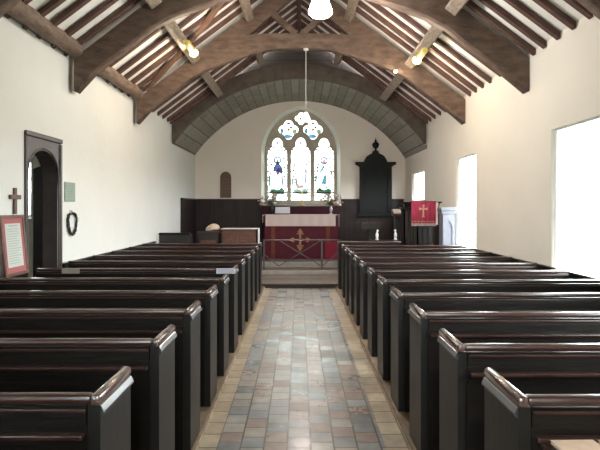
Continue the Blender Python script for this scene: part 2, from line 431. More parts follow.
# chancel barrel ceiling of boards
R0, ZC = 3.5, 1.03
b = MB(); n = 36; th = math.asin(2.95/R0)
def arcpt(R, t): return (R*math.sin(t), ZC+R*math.cos(t))
poly = [arcpt(R0, -th+2*th*i/n) for i in range(n+1)] + [arcpt(R0+.05, th-2*th*i/n) for i in range(n+1)]
for i in range(n):
    t0, t1 = -th+2*th*i/n, -th+2*th*(i+1)/n
    q = [arcpt(R0, t0), arcpt(R0, t1), arcpt(R0+.05, t1), arcpt(R0+.05, t0)]
    b.prism(q, (0, 12.78, 0), X, Z, Y, YE-12.78+.02)
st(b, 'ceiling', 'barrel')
# arch rib and boarding at the chancel
t = thing('chancel_arch', 'dark curved timber arch with boarding where the nave roof meets the barrel ceiling', 'arch', (0, 12.7, 3.0))
T = Vector(t.location)
def local(mb, T):
    for v in mb.bm.verts: v.co -= T
    return mb
b = MB(); th2 = math.asin(2.865/R0)
for i in range(n):
    t0, t1 = -th2+2*th2*i/n, -th2+2*th2*(i+1)/n
    q = [arcpt(R0-.01, t0), arcpt(R0-.01, t1), (min(2.86, max(-2.86, arcpt(R0+.3, t1)[0])), arcpt(R0+.3, t1)[1]), (min(2.86, max(-2.86, arcpt(R0+.3, t0)[0])), arcpt(R0+.3, t0)[1])]
    b.prism(q, (0, 12.6, 0), X, Z, Y, .16)
bmesh.ops.remove_doubles(b.bm, verts=b.bm.verts, dist=1e-4)
local(b, T).build('arch_rib', 'arch', t)
pts = [arcpt(R0+.15, -th2+2*th2*i/n) for i in range(n+1)]
pts = [(max(-2.865, min(2.865, x)), z) for x, z in pts]
poly = pts + [(2.865, roofz(2.865)+.12), (0, roofz(0)+.12), (-2.865, roofz(2.865)+.12)]
me = plate([poly], Vector((0, 12.66, 0))-T, X, Z, Y, .05)
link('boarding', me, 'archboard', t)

# trusses
LOW = [(2.862, 3.05), (2.6, 3.27), (2.42, 3.42), (2.2, 3.58), (1.86, 3.85), (1.6, 3.99), (1.25, 4.12), (.97, 4.21), (.87, 4.245)]
COL = [(.87, 4.245), (.6, 4.32), (.33, 4.345), (0, 4.35)]
def blade(s):
    p = list(LOW) + [(.87, 4.58), (.0, 5.34), (.0, roofz(0)+.0), (2.862, roofz(2.862)+.0), (2.862, 3.4)]
    return [(s*(min(x, 2.80) if s < 0 else x), z) for x, z in p]
def truss(y, label):
    t = thing('roof_truss', label, 'roof truss', (0, y, 3.0), 'arch-braced trusses across the nave')
    T = Vector(t.location)
    for s in (-1, 1):
        me = plate([blade(s)], Vector((0, y-.1, 0))-T, X, Z, Y, .2)
        link('blade', me, 'oak', t)
    p = COL + [(-x, z) for x, z in COL[:-1]][::-1] + [(-.87, 4.575), (-.4, 4.60), (.4, 4.60), (.87, 4.575)]
    me = plate([p], Vector((0, y-.09, 0))-T, X, Z, Y, .18); link('collar', me, 'oak', t)
    for s in (-1, 1):
        b = MB().beam((s*.05, y, 4.60), (s*.50, y, 5.0), .10, .11, up=(0, 1, 0)); local(b, T).build('strut', 'oak', t)
    return t
TY = [4.8, 7.06, 9.74]
TRN = ['nearest the camera, only the edge of one foot in view at the top left', 'whose feet hang over the right wall between the two large windows', 'nearest the chancel arch, its collar carrying the long pendant cord']
TRN = ['arch-braced oak truss nearest the camera, only its left foot showing in the top corner',
       'arch-braced oak truss in the middle, its wide feet ending high on both walls',
       'arch-braced oak truss nearest the chancel, its flat collar carrying a long pendant cord']
for y, l in zip(TY, TRN): truss(y, l)

# rafters
def rafter_mb(s):
    q = [(s*2.86, roofz(2.86)), (s*.03, roofz(.03)), (s*.03, roofz(.03)+DK-.005), (s*2.86, roofz(2.86)+DK-.005)]
    return MB().prism(q, (0, -.038, 0), X, Z, Y, .076)
bays = [([3.3, 3.65, 4.0, 4.35], 'before the nearest truss'), ([5.12, 5.47, 5.82, 6.16, 6.52, 6.83], 'between the nearest and the middle truss'),
        ([7.27, 7.6, 7.93, 8.35, 8.69, 9.03, 9.36], 'between the middle truss and the far truss'),
        ([10.1, 10.5, 10.93, 11.33, 11.75, 12.15, 12.45], 'between the far truss and the chancel arch')]
for s, side in ((-1, 'left'), (1, 'right')):
    proto = None
    for ys, where in bays:
        for y in ys:
            if proto is None:
                o = proto = rafter_mb(s).build('rafter', 'rafter')
            else:
                o = proto.copy(); C.objects.link(o)
            o.location = (0, y+random.uniform(-.02, .02), random.uniform(-.004, 0))
            o.rotation_euler = (0, 0, s*random.uniform(-.003, .003))
            tag(o, f'narrow dark rafter on the {side} roof slope {where}', 'rafter', f'{side} rafters {where}')
# purlins
ang = math.atan(SL)
for s, side in ((-1, 'left'), (1, 'right')):
    for xp, nm, wd in ((1.86, 'lower', .17), (.86, 'upper', .14)):
        for k, (a, b_) in enumerate(((2.5, 4.70), (4.90, 6.96), (7.16, 9.64), (9.84, 12.60))):
            xp = {('left', 'lower'): 1.80, ('right', 'lower'): 1.91}.get((side, nm), xp); zc = roofz(xp)-.10
            m = MB(); up = Vector((s*math.sin(ang), 0, math.cos(ang)))
            m.beam((s*xp, a, zc), (s*xp, b_, zc), wd, .13, up=up, bev=.02)
            m.build('purlin', 'purlin', label=f'grey weathered {nm} purlin on the {side} roof slope ' + ['before the nearest truss', 'between the nearest and middle trusses', 'between the middle and far trusses', 'between the far truss and chancel arch'][k], cat='purlin', group='purlins under the rafters')
MB().box(-.045, .045, 2.5, 12.6, roofz(0)-.13, roofz(0)-.034, .01).build('ridge_beam', 'rafter', label='dark ridge beam along the top of the nave roof', cat='beam')
# left wall plate (log)
for a, b_, lb in ((1.5, 4.68, 'rounded oak wall plate on top of the left wall, in the top left corner'), (4.92, 6.94, 'rounded oak wall plate on the left wall ending at the middle truss'),
              (7.18, 9.62, 'rounded oak wall plate on the left wall between the middle and far trusses')):
    m = MB(); rs = random.Random(int(a*10))
    pts = []; N = 14
    for i in range(N+1):
        y = a+(b_-a)*i/N
        pts.append((-2.765+rs.uniform(-.006, .006), y, 3.555+rs.uniform(-.008, .008)))
    m.tube(pts, .10, 10)
    for v in m.bm.verts: v.co.x = max(v.co.x, -2.862)
    m.build('wall_plate', 'plate', smooth=True, label=lb, cat='beam', group='wall plates on the left wall')
# wind brace on the left
m = MB(); pts = [(-x, y, roofz(x)-.036) for x, y in ((2.62, 9.58), (2.2, 9.3), (1.80, 9.02), (1.45, 8.75), (1.1, 8.35))]
for p, q in zip(pts, pts[1:]):
    m.beam(p, q, .13, .04, up=(-math.sin(ang), 0, math.cos(ang)))
o = m.build('wind_brace', 'oak_red', label='reddish diagonal brace under the left rafters beside the far truss', cat='brace')

# ================================================================ WINDOWS
# east window: splay, tracery, glass
wt = thing('window_1', None, None, (.05, YE, 1.72), kind='structure'); T = Vector(wt.location)
IA = pointed(.05, 1.09, 1.72, 3.1, 1.29); OA = pointed(.05, 1.0, 1.75, 3.12, 1.22)
b = MB(); A = [b.bm.verts.new((x, YE+.005, z)) for x, z in IA]; B = [b.bm.verts.new((x, YE+.42, z)) for x, z in OA]
for i in range(len(A)):
    j = (i+1) % len(A); b.bm.faces.new((A[i], A[j], B[j], B[i]))
B2 = [b.bm.verts.new((.05+(x-.05)*1.3, YE+.44, 2.9+(z-2.9)*1.3)) for x, z in IA]
local(b, T).build('splay', 'splay', wt)
YT = YE+.40
cen = [.05-.66, .05, .05+.66]
lan = [lancet(c, .275, 1.80, 3.56 if abs(c-.05) > .1 else 3.57) for c in cen]
foils = [foil(.05-.345, 3.79, .275), foil(.05+.345, 3.79, .275), foil(.06, 4.11, .175)]
me = plate([pointed(.05, 1.04, 1.70, 3.12, 1.27)] + lan + foils, Vector((0, YT-.06, 0))-T, X, Z, Y, .12)
link('tracery', me, 'stone', wt)
me = plate([pointed(.05, 1.02, 1.72, 3.12, 1.25)], Vector((0, YT+.02, 0))-T, X, Z, Y, .006)
link('pane', me, 'eastglass', wt)
G = {}
def sg(col, poly, d=0):
    G.setdefault(col, []).append((poly, d))
def circ(x, z, rx, rz, n=14, a0=0, a1=2*PI): return [(x+rx*math.cos(a0+(a1-a0)*i/n), z+rz*math.sin(a0+(a1-a0)*i/n)) for i in range(n)]
rg = random.Random(3)
for k, c in enumerate(cen):
    # border pieces up both sides
    for s in (-1, 1):
        z = 1.9
        while z < 3.1:
            col = rg.choice(['sg_white', 'sg_pale', 'sg_white', 'sg_yel', 'sg_sky', 'sg_white'])
            sg(col, rect(c+s*.262-.018, c+s*.262+.018, z, z+.07)); z += .085
    for i in range(5):
        sg(rg.choice(['sg_purple', 'sg_white', 'sg_pale']), rect(c-.22+i*.1, c-.16+i*.1, 3.19, 3.215))
    # ground foliage
    sg('sg_green', [(c-.22, 1.98), (c+.2, 1.96), (c+.21, 2.10), (c+.1, 2.14), (c, 2.09), (c-.1, 2.13), (c-.21, 2.11)])
    for i in range(7):
        sg(rg.choice(['sg_yel', 'sg_green', 'sg_white']), circ(c-.19+i*.065, 2.14+rg.uniform(-.02, .05), .035, .03, 8), 1)
    # flowing side scroll
    for i in range(9):
        for s in (-1, 1):
            if rg.random() < .7:
                sg(rg.choice(['sg_pale', 'sg_white', 'sg_green', 'sg_pale']), circ(c+s*rg.uniform(.15, .22), 2.3+i*.085, .03, .04, 7), 1)
for c in cen:
    for s in (-1, 1):
        for i in range(6):
            sg(['sg_pale', 'sg_green', 'sg_yel', 'sg_purple', 'sg_pale', 'sg_blue'][(i+(s > 0)*2) % 6], rect(c+s*.205-.012, c+s*.205+.012, 2.72+i*.085, 2.765+i*.085))
    for s in (-1, 1): sg('sg_pale', circ(c+s*.12, 3.30, .03, .04, 8)); sg('sg_blue', circ(c+s*.20, 3.215, .035, .02, 8))
    sg('sg_pale', circ(c, 3.42, .04, .04, 8)); sg('sg_sky', rect(c-.24, c+.24, 1.86, 1.885)); sg('sg_green', rect(c-.25, c-.20, 2.2, 2.5)); sg('sg_pale', rect(c+.21, c+.235, 2.2, 2.6))
def halo(col, x, z, r0, r1, n=16):
    for i in range(n):
        a0, a1 = 2*PI*i/n, 2*PI*(i+1)/n
        sg(col, [(x+r0*math.cos(a0), z+r0*math.sin(a0)), (x+r1*math.cos(a0), z+r1*math.sin(a0)), (x+r1*math.cos(a1), z+r1*math.sin(a1)), (x+r0*math.cos(a1), z+r0*math.sin(a1))])
# left figure: blue-purple head and cloak, white robe
c = cen[0]
halo('sg_sky', c, 2.93, .065, .12)
sg('sg_pinkk', circ(c, 2.90, .045, .06), 2)
sg('sg_blue', [(c-.12, 2.62), (c-.13, 2.70), (c-.05, 2.83), (c+.06, 2.83), (c+.14, 2.72), (c+.15, 2.58), (c+.09, 2.50), (c+.05, 2.62)], 1)
sg('sg_purple', [(c-.05, 2.60), (c+.02, 2.7), (c+.08, 2.62), (c+.03, 2.50), (c-.03, 2.52)], 2)
sg('sg_white', [(c-.14, 2.58), (c+.08, 2.5), (c+.1, 2.14), (c-.13, 2.14)], 1)
sg('sg_blue', [(c+.1, 2.5), (c+.15, 2.55), (c+.17, 2.3), (c+.14, 2.15), (c+.11, 2.15)], 2)
# centre figure
c = cen[1]
halo('sg_yel', c+.02, 3.04, .075, .125)
sg('sg_pinkk', circ(c+.03, 3.02, .045, .055), 2); sg('sg_blue', [(c+.06, 3.0), (c+.10, 3.08), (c+.09, 2.95)], 3)
sg('sg_white', [(c-.13, 2.9), (c-.02, 2.96), (c+.1, 2.94), (c+.15, 2.7), (c+.12, 2.3), (c-.10, 2.3), (c-.15, 2.6)], 1)
sg('sg_blue', [(c+.12, 2.78), (c+.17, 2.70), (c+.18, 2.3), (c+.12, 2.22), (c+.09, 2.45)], 2)
sg('sg_red', [(c-.16, 2.44), (c-.11, 2.42), (c-.08, 2.27), (c-.02, 2.22), (c+.05, 2.26), (c+.08, 2.14), (c-.11, 2.12), (c-.15, 2.22)], 3)
sg('sg_pale', [(c-.02, 2.94), (c+.0, 2.94), (c-.03, 2.6), (c-.06, 2.35), (c-.08, 2.35), (c-.05, 2.6)], 3)
sg('sg_pale', [(c-.13, 2.9), (c-.11, 2.9), (c-.13, 2.6), (c-.09, 2.3), (c-.12, 2.3), (c-.15, 2.6)], 3)
sg('sg_pinkk', [(c-.02, 2.75), (c+.10, 2.66), (c+.11, 2.60), (c-.02, 2.68)], 3)
sg('sg_yel', [(c-.2, 2.9), (c-.15, 2.8), (c-.18, 2.6), (c-.22, 2.7)], 2)
# right figure
c = cen[2]
halo('sg_purple', c, 2.92, .06, .115); sg('sg_pinkk', circ(c, 2.90, .042, .055), 2)
sg('sg_white', [(c-.13, 2.78), (c, 2.85), (c+.12, 2.78), (c+.14, 2.4), (c+.13, 2.14), (c-.13, 2.14), (c-.12, 2.5)], 1)
sg('sg_sky', [(c-.13, 2.62), (c-.03, 2.78), (c+.05, 2.80), (c-.02, 2.66), (c-.10, 2.58)], 2)
sg('sg_sky', [(c+.03, 2.58), (c+.07, 2.48), (c+.06, 2.24), (c-.10, 2.26), (c-.06, 2.34)], 2)
sg('sg_green', [(c-.2, 2.75), (c-.16, 2.74), (c-.17, 2.5), (c-.2, 2.4)], 2)
sg('sg_green', [(c+.17, 2.7), (c+.21, 2.6), (c+.2, 2.2), (c+.17, 2.3)], 2)
# quatrefoils
for cx in (.05-.345, .05+.345):
    sg('sg_sky', circ(cx-.02, 3.605, .14, .06, 12)); sg('sg_blue', circ(cx+.07, 3.86, .045, .04, 8))
    sg('sg_sky', circ(cx-.19, 3.76, .05, .09, 8)); sg('sg_pale', circ(cx+.17, 3.74, .07, .08, 8)); sg('sg_yel', circ(cx, 3.8, .05, .05, 8))
    sg('sg_pale', circ(cx, 3.97, .06, .04, 8))
sg('sg_pale', circ(.06, 4.10, .05, .05, 8))
for col, items in G.items():
    b = MB()
    for poly, d in items: b.prism(poly, (0, YT+.012-.006*d, 0), X, Z, Y, .003)
    local(b, T).build('stained_glass', col, wt)
b = MB()
for c in cen:
    for z in (2.62, 3.225, 2.02): b.box(c-.275, c+.275, YT-.02, YT-.005, z-.018, z+.018)
local(b, T).build('saddle_bar', 'lead', wt)
b = MB().box(-1.08, 1.18, YE-.03, YE+.34, 1.66, 1.745, .01); local(b, T).build('window_sill', 'stone', wt)

# side windows: leaded glazing in wooden casements at the outer face
def side_window(num, x, s, a, b_, z0, z1):
    t = thing(f'window_{num}', None, None, (x, (a+b_)/2, z0), kind='structure'); T = Vector(t.location)
    f = .014; holes = []; n = 1
    for i in range(n):
        ya = a+f+(b_-a-f)*i/n; holes.append(rect(ya, a+(b_-a-f)*(i+1)/n, z0+f, z1-f))
    me = plate([rect(a+.002, b_-.002, z0+.002, z1-.002)]+holes, Vector((x, 0, 0))-T, Y, Z, X, s*.06); link('window_frame', me, 'reveal', t)
    b = MB().box(min(x+s*.025, x+s*.03), max(x+s*.025, x+s*.03), a+.03, b_-.03, z0+.03, z1-.03); local(b, T).build('pane', 'clear', t)
    b = MB(); k = 1
    while z0+f+k*.5 < z1-f:
        b.box(x+s*.02-.004, x+s*.02+.004, a+f, b_-f, z0+f+k*.5-.003, z0+f+k*.5+.003); k += 1
    local(b, T).build('glazing_bar', 'lead', t)
for i, wv in enumerate(WIN_R[:3]): side_window(i+2, 2.91, 1, *wv)
side_window(5, 2.98, 1, *WIN_R[3]); side_window(6, -3.02, -1, *WIN_L[0])
for x0, x1, y0, y1, z in [(2.872, 2.91, a+.003, b_-.003, .9) for a, b_, _, _ in WIN_R[:3]]:
    st(MB().box(x0, x1, y0, y1, z, z+.02), 'window_sill', 'reveal')
# west window
t = thing('window_7', None, None, (0, YW-.4, 1.5), kind='structure'); T = Vector(t.location)
me = plate([pointed(0, 1.1, 1.5, 3.0, 1.3), lancet(-.36, .3, 1.6, 3.6), lancet(.36, .3, 1.6, 3.6), foil(0, 3.75, .25)], Vector((0, YW-.45, 0))-T, X, Z, Y, .1); link('tracery', me, 'stone', t)
me = plate([pointed(0, 1.08, 1.52, 3.0, 1.26)], Vector((0, YW-.47, 0))-T, X, Z, Y, .006); link('pane', me, 'clear', t)

# outside ground
st(MB().box(-60, 60, -60, 60, -.5, -.3), 'ground', 'grass')

# ---------------------------------------------------------------- vestry behind the door
st(MB().box(-5.6, XL-.165, 4.6, 9.2, -.12, 0), 'floor', 'stonefloor')
me = plate([rect(-5.6, XL-.165, 0, 2.9), rect(-5.0, -4.31, 1.42, 2.40)], (0, 9.0, 0), X, Z, Y, .2); link('wall_vestry', me, 'wall_r', kind='structure')
st(MB().box(-5.7, -5.6, 4.6, 9.2, 0, 2.9), 'wall_vestry', 'wall_r')
st(MB().box(-5.6, XL-.165, 4.5, 4.6, 0, 2.9), 'wall_vestry', 'wall_r')
st(MB().box(-5.7, XL-.165, 4.5, 9.2, 2.9, 3.0), 'ceiling', 'plaster')
t = thing('window_8', None, None, (-4.655, 9.1, 1.42), kind='structure'); T = Vector(t.location)
me = plate([rect(-4.998, -4.312, 1.422, 2.398), rect(-4.94, -4.68, 1.48, 2.34), rect(-4.63, -4.37, 1.48, 2.34)], Vector((0, 9.12, 0))-T, X, Z, Y, .05); link('window_frame', me, 'reveal', t)
b = MB().box(-4.96, -4.35, 9.14, 9.145, 1.46, 2.36); local(b, T).build('pane', 'clear', t)

# ---------------------------------------------------------------- door frame and leaf
t = thing('door_1', None, None, (XL, (DY0+DY1)/2, 0), kind='structure'); T = Vector(t.location)
F0, F1 = 5.845, 6.73
inner = [(DY0+.005, .045), (DY1-.005, .045)] + [(y*1.0, z) for y, z in tudor(DY0+.005, DY1-.005, 1.90, .34)]
me = plate([rect(F0, F1, .045, 2.41), inner], Vector((XL+.002, 0, 0))-T, Y, Z, X, .012); link('door_frame', me, 'doorframe', t)
b = MB()
b.box(XL+.013, XL+.034, F0-.003, F1+.003, 2.36, 2.415, .008); b.box(XL+.013, XL+.022, F0, F0+.035, .045, 2.35, .008); b.box(XL+.013, XL+.03, F1-.05, F1, .045, 2.35, .008)
local(b, T).build('hood_moulding', 'doorframe', t)
arc = tudor(DY0-.005, DY1+.005, 1.90, .36, 16)
hp = [(DY0+.0, .045), (DY1-.0, .045)] + tudor(DY0+.0, DY1-.0, 1.915, .355)
ip = [(DY0+.02, .045), (DY1-.02, .045)] + tudor(DY0+.02, DY1-.02, 1.90, .335)
b = MB(); A = [b.bm.verts.new((XL-.17, y, z)) for y, z in ip]; B = [b.bm.verts.new((XL+.004, y, z)) for y, z in ip]
for i in range(1, len(A)): j = (i+1) % len(A); b.bm.faces.new((A[i], A[j], B[j], B[i]))
local(b, T).build('jamb_lining', 'doorframe', t)
b = MB().tube([(XL+.012, DY1+.010, .05)]+[(XL+.012, y, z) for y, z in arc]+[(XL+.012, DY0-.010, .05)], .011, 8)
local(b, T).build('arch_moulding', 'doorframe', t, smooth=True)
# leaf: opened into the vestry, hinged at the far jamb
hx, hy = XL-.18, DY1+.0; ux, uy = -.56, .828
lw = .68
prof = rect(0, lw, .05, 2.10)
me = plate([prof], Vector((hx, hy, 0))-T, (ux, uy, 0), Z, (uy, -ux, 0), .05); leaf = link('door_leaf', me, 'leafwood', t)
b = MB()
for z in (.55, 1.35, 1.95):
    b.prism([(0.02, z), (.5, z+.012), (.56, z+.02), (.5, z+.03), (.02, z+.045)], Vector((hx, hy, 0))-T+Vector((uy, -ux, 0))*.051, (ux, uy, 0), Z, (uy, -ux, 0), .008)
b.build('strap_hinge', 'rust', leaf)
b = MB().tube([Vector((hx, hy, 1.0))-T+Vector((uy, -ux, 0))*.07+Vector((ux, uy, 0))*(.62+.035*math.cos(a))+Vector((0, 0, .035*math.sin(a))) for a in [2*PI*i/12 for i in range(12)]], .006, 6, closed=True)
b.build('ring_handle', 'black', leaf)

# ---------------------------------------------------------------- panelling
def panelling(name, p0, p1, nrm, z0, z1, bw=.14):
    p0, p1, nrm = Vector(p0), Vector(p1), Vector(nrm); L = (p1-p0).length; d = (p1-p0).normalized()
    b = MB(); b.prism([(0, z0), (L, z0), (L, z1), (0, z1)], p0+nrm*.003, d, Z, nrm, .015)
    n = int(L/bw)
    for i in range(n):
        a = L*i/n+.005; c = L*(i+1)/n-.005
        b.prism([(a, z0), (c, z0), (c, z1-.02), (a, z1-.02)], p0+nrm*.018, d, Z, nrm, .012)
    b.prism([(0, z1-.02), (L, z1-.02), (L, z1+.02), (0, z1+.02)], p0+nrm*.003, d, Z, nrm, .05)
    b.prism([(0, z0), (L, z0), (L, z0+.14), (0, z0+.14)], p0+nrm*.03, d, Z, nrm, .012)
    return b.build(name, 'wains', kind='structure')
panelling('wall_panelling', (-2.845, YE, 0), (-1.06, YE, 0), (0, -1, 0), .27, 1.81)
panelling('wall_panelling', (-1.06, YE, 0), (1.16, YE, 0), (0, -1, 0), .27, 1.62)
panelling('wall_panelling', (1.16, YE, 0), (2.88, YE, 0), (0, -1, 0), .27, 1.81)
panelling('wall_panelling', (XL, 13.55, 0), (XL, YE-.0, 0), (1, 0, 0), .28, 1.81)
panelling('wall_panelling', (XC, YE, 0), (XC, 12.7, 0), (-1, 0, 0), .28, 1.72)

# ================================================================ PEWS
PD = .35
def make_pew(s, L):
    """s=-1: block on the left, aisle end at x=0 of the pew, body towards -x"""
    t = thing('church_pew', '', 'pew')
    def bx(x0, x1, y0, y1, z0, z1, bev=0):
        xs = sorted((s*x0, s*x1)); return MB().box(xs[0], xs[1], y0, y1, z0, z1, bev)
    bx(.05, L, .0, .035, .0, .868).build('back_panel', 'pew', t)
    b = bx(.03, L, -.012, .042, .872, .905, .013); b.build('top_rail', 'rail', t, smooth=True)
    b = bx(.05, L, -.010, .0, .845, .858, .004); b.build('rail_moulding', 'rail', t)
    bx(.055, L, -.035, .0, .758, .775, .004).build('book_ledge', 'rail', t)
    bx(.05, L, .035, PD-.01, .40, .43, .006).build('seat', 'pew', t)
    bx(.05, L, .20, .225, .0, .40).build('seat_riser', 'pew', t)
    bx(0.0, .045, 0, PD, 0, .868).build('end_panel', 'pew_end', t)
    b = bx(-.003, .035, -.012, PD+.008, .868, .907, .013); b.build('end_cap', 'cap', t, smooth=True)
    MB().prism([(s*.0, .868), (-s*.003, .866), (-s*.012, .846), (-s*.012, .838), (s*.0, .830)], (0, 0, 0), X, Z, Y, PD).build('end_moulding', 'sheen_band', t)
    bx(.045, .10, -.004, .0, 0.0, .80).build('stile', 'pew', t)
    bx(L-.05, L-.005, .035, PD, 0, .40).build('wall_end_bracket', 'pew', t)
    return t
ordn = ['nearest', 'second', 'third', 'fourth', 'fifth', 'sixth', 'seventh', 'eighth', 'ninth', 'tenth', 'eleventh', 'twelfth']
LY = [1.145, 1.955, 2.775, 3.58, 4.38, 5.17, 5.99, 6.82, 7.62, 8.40, 9.25, 10.08]
RY = [1.935, 2.67, 3.48, 4.27, 5.05, 5.83, 6.60, 7.37, 8.14, 8.86, 9.62]
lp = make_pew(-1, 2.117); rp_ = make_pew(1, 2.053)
bpy.context.view_layer.update(); reg_kids()
PEWL, PEWR = [], []
for side, ys, pr, xx, out in (('left', LY, lp, -.693, PEWL), ('right', RY, rp_, .757, PEWR)):
    for i, y in enumerate(ys):
        o = pr if i == 0 else copy_tree(pr)
        o.location = (xx, y, .046)
        nm = ordn[i] if i == 0 else f'{ordn[i]} from the camera'
        if side == 'left':
            lb = ['dark oak pew nearest the camera on the left, only its cap tip in view'] + [
                'dark oak pew in the left block, ' + ordn[k] + ' behind the one showing only its cap' for k in range(0, 11)]
            lab = lb[i] if i else lb[0]
            lab = lab.replace('nearest behind', 'first beyond').replace(' behind the one', ' beyond the one')
            if i == 6: lab = 'dark oak pew in the left block with white cards on its top rail'
            if i == 11: lab = 'dark oak pew at the front of the left block, farthest from the camera'
            if i == 10: lab = 'dark oak pew second from the front of the left block, behind the farthest one'
        else:
            lab = f'dark oak pew in the right block, {ordn[i]} from the camera'
            if i == 0: lab = 'dark oak pew nearest the camera in the right block, holding tan booklets'
            if i == 10: lab = 'dark oak pew farthest from the camera in the right block, behind the low front screen'
        tag(o, lab, 'pew', f'oak pews on the {side} of the aisle')
        out.append(o)
# front screen of right block
t = thing('pew_front_screen', 'short reddish brown panelled screen in front of the right block of pews', 'screen', (.765, 10.62, .046)); T = Vector(t.location)
MB().box(.0, 1.15, 0, .035, 0, .87).build('panel', 'pew', t)
MB().box(-.01, 1.17, -.015, .05, .87, .915, .018).build('top_rail', 'rail', t, smooth=True)
MB().box(-.008, .04, .035, .28, 0, .87).build('end_panel', 'pew_end', t)
b = MB()
for i in range(3): b.box(.08+i*.36, .38+i*.36, -.008, 0, .15, .75, .003)
b.build('raised_panel', 'pew', t)

# book shelf of the nearest right pew
MB().box(.06, .60, -.16, -.036, .748, .762, .003).build('book_shelf', 'rail', PEWR[0])
# low dark panelling along the nave walls
def dado(name, x, s, a, b_):
    m = MB(); n = int((b_-a)/.3)
    xs = sorted((x, x+s*.03)); m.box(xs[0]+(.001 if s > 0 else 0), xs[1]-(.001 if s < 0 else 0), a, b_, .046, .905)
    for i in range(n):
        y0, y1 = a+(b_-a)*i/n+.02, a+(b_-a)*(i+1)/n-.02
        xs2 = sorted((x+s*.03, x+s*.036)); m.box(xs2[0], xs2[1], y0, y1, .15, .85)
    xs3 = sorted((x+s*.001, x+s*.05)); m.box(xs3[0], xs3[1], a, b_, .905, .93, .004)
    return m.build(name, 'pew', kind='structure')
dado('wall_panelling', XL, 1, YW+.01, 5.84); dado('wall_panelling', XL, 1, 6.735, 11.08); dado('wall_panelling', XR, -1, YW+.01, 11.0)
# reserved cards on the sixth-pew rail
def card(x, w_, label, m, ink=True):
    t = thing('reserved_card', label, 'card', (x, 5.99-.018, .90))
    MB().box(0, w_, -.003, 0, -.003, .052).build('card', m, t)
    b = MB()
    for r_ in range(3):
        b.box(.012, w_-.012, -.0036, -.003, .010+.013*r_, .014+.013*r_)
    b.build('writing', 'blueink' if ink else 'greyink', t)
card(-.88, .20, 'small white card with blue lines on a left pew rail near the aisle', 'card')
card(-2.53, .19, 'small brownish card on a left pew rail near the wall', 'cardbrown', False)

# booklets on the ledge of the nearest right pew
def book(x, y, z, rz, w_, d, h, m, label, name='hymn_book'):
    t = thing(name, label, 'book', (x, y, z)); t.rotation_euler = (0, 0, rz)
    MB().box(0, w_, 0, d, 0, .003, .001).build('cover', m, t)
    MB().box(.004, w_-.004, .003, d-.003, .003, h-.003).build('pages', 'paper', t)
    b = MB().box(0, w_, 0, d, h-.003, h, .001); b.build('cover', m, t)
    return t

# ================================================================ CHANCEL FURNITURE
FZ = .27
# altar
t = thing('altar', 'altar table behind the rail with dark red frontal bearing a gold cross', 'altar', (.05, 14.6, FZ)); T = Vector(t.location)
b = MB().box(-.86, .96, 14.32, 14.98, FZ, 1.375); local(b, T).build('table_body', 'brownwood', t)
b = MB().box(-.90, 1.0, 14.28, 15.0, 1.375, 1.40, .006); local(b, T).build('table_top', 'brownwood', t)
b = MB().box(-.88, .98, 14.275, 14.318, FZ+.03, 1.37, .004); fr = local(b, T).build('frontal', 'red', t)
b = MB()
for x in (-.66, .74): b.box(x-.05, x+.05, 14.268, 14.276, FZ+.03, 1.15)
local(b, T).build('orphrey', 'orphrey', fr)
def cross_fleury(cx, cz, h, w_, y, t_=.006, thick=.012):
    b = MB(); b.box(cx-thick, cx+thick, y-t_, y, cz-h/2, cz+h/2); b.box(cx-w_/2, cx+w_/2, y-t_, y, cz-thick, cz+thick)
    for dx, dz in ((0, h/2), (0, -h/2), (w_/2, 0), (-w_/2, 0)):
        s_ = thick*2.6
        if dx == 0:
            sg_ = 1 if dz > 0 else -1
            b.prism([(-s_, -sg_*s_*.4), (0, sg_*s_*1.2), (s_, -sg_*s_*.4), (0, -sg_*s_)], (cx, y-t_, cz+dz), X, Z, Y, t_)
            b.box(cx-s_*1.3, cx+s_*1.3, y-t_, y, cz+dz-sg_*s_-.01, cz+dz-sg_*s_+.012)
        else:
            sg_ = 1 if dx > 0 else -1
            b.prism([(-sg_*s_*.4, -s_), (sg_*s_*1.2, 0), (-sg_*s_*.4, s_), (-sg_*s_, 0)], (cx+dx, y-t_, cz), X, Z, Y, t_)
    return b
b = cross_fleury(.03, .77, .44, .40, 14.274, thick=.026); local(b, T).build('gold_cross', 'gold', fr)
# bright red hanging at the right foot
b = MB().box(.66, .97, 14.262, 14.274, FZ+.01, .72, .003); local(b, T).build('red_panel', 'red2', fr)
# linen
def wavy(x0, x1, y, z0, z1, n=40, amp=.008, t_=.006):
    b = MB(); P = []; rr = random.Random(5)
    for i in range(n+1):
        x = x0+(x1-x0)*i/n; P.append((x, y+amp*math.sin(i*1.1)))
    poly = [(a, c) for a, c in P] + [(a, c+t_) for a, c in P[::-1]]
    b.prism(poly, (0, 0, z0), X, Y, Z, z1-z0); return b
t = thing('altar_cloth', 'pinkish white linen cloth over the top of the altar', 'cloth', (.05, 14.6, 1.40)); T = Vector(t.location)
b = MB().box(-.93, 1.03, 14.24, 15.0, 1.401, 1.412, .004); local(b, T).build('cloth_top', 'linen', t)
b = wavy(-.85, .93, 14.245, 1.12, 1.405, amp=.004); local(b, T).build('front_fall', 'linen', t)
b = MB().box(1.012, 1.024, 14.26, 14.98, 1.10, 1.405, .004); local(b, T).build('side_fall', 'linen', t)
b = MB().box(-.93, -.918, 14.26, 14.98, 1.20, 1.405, .004); local(b, T).build('side_fall', 'linen', t)
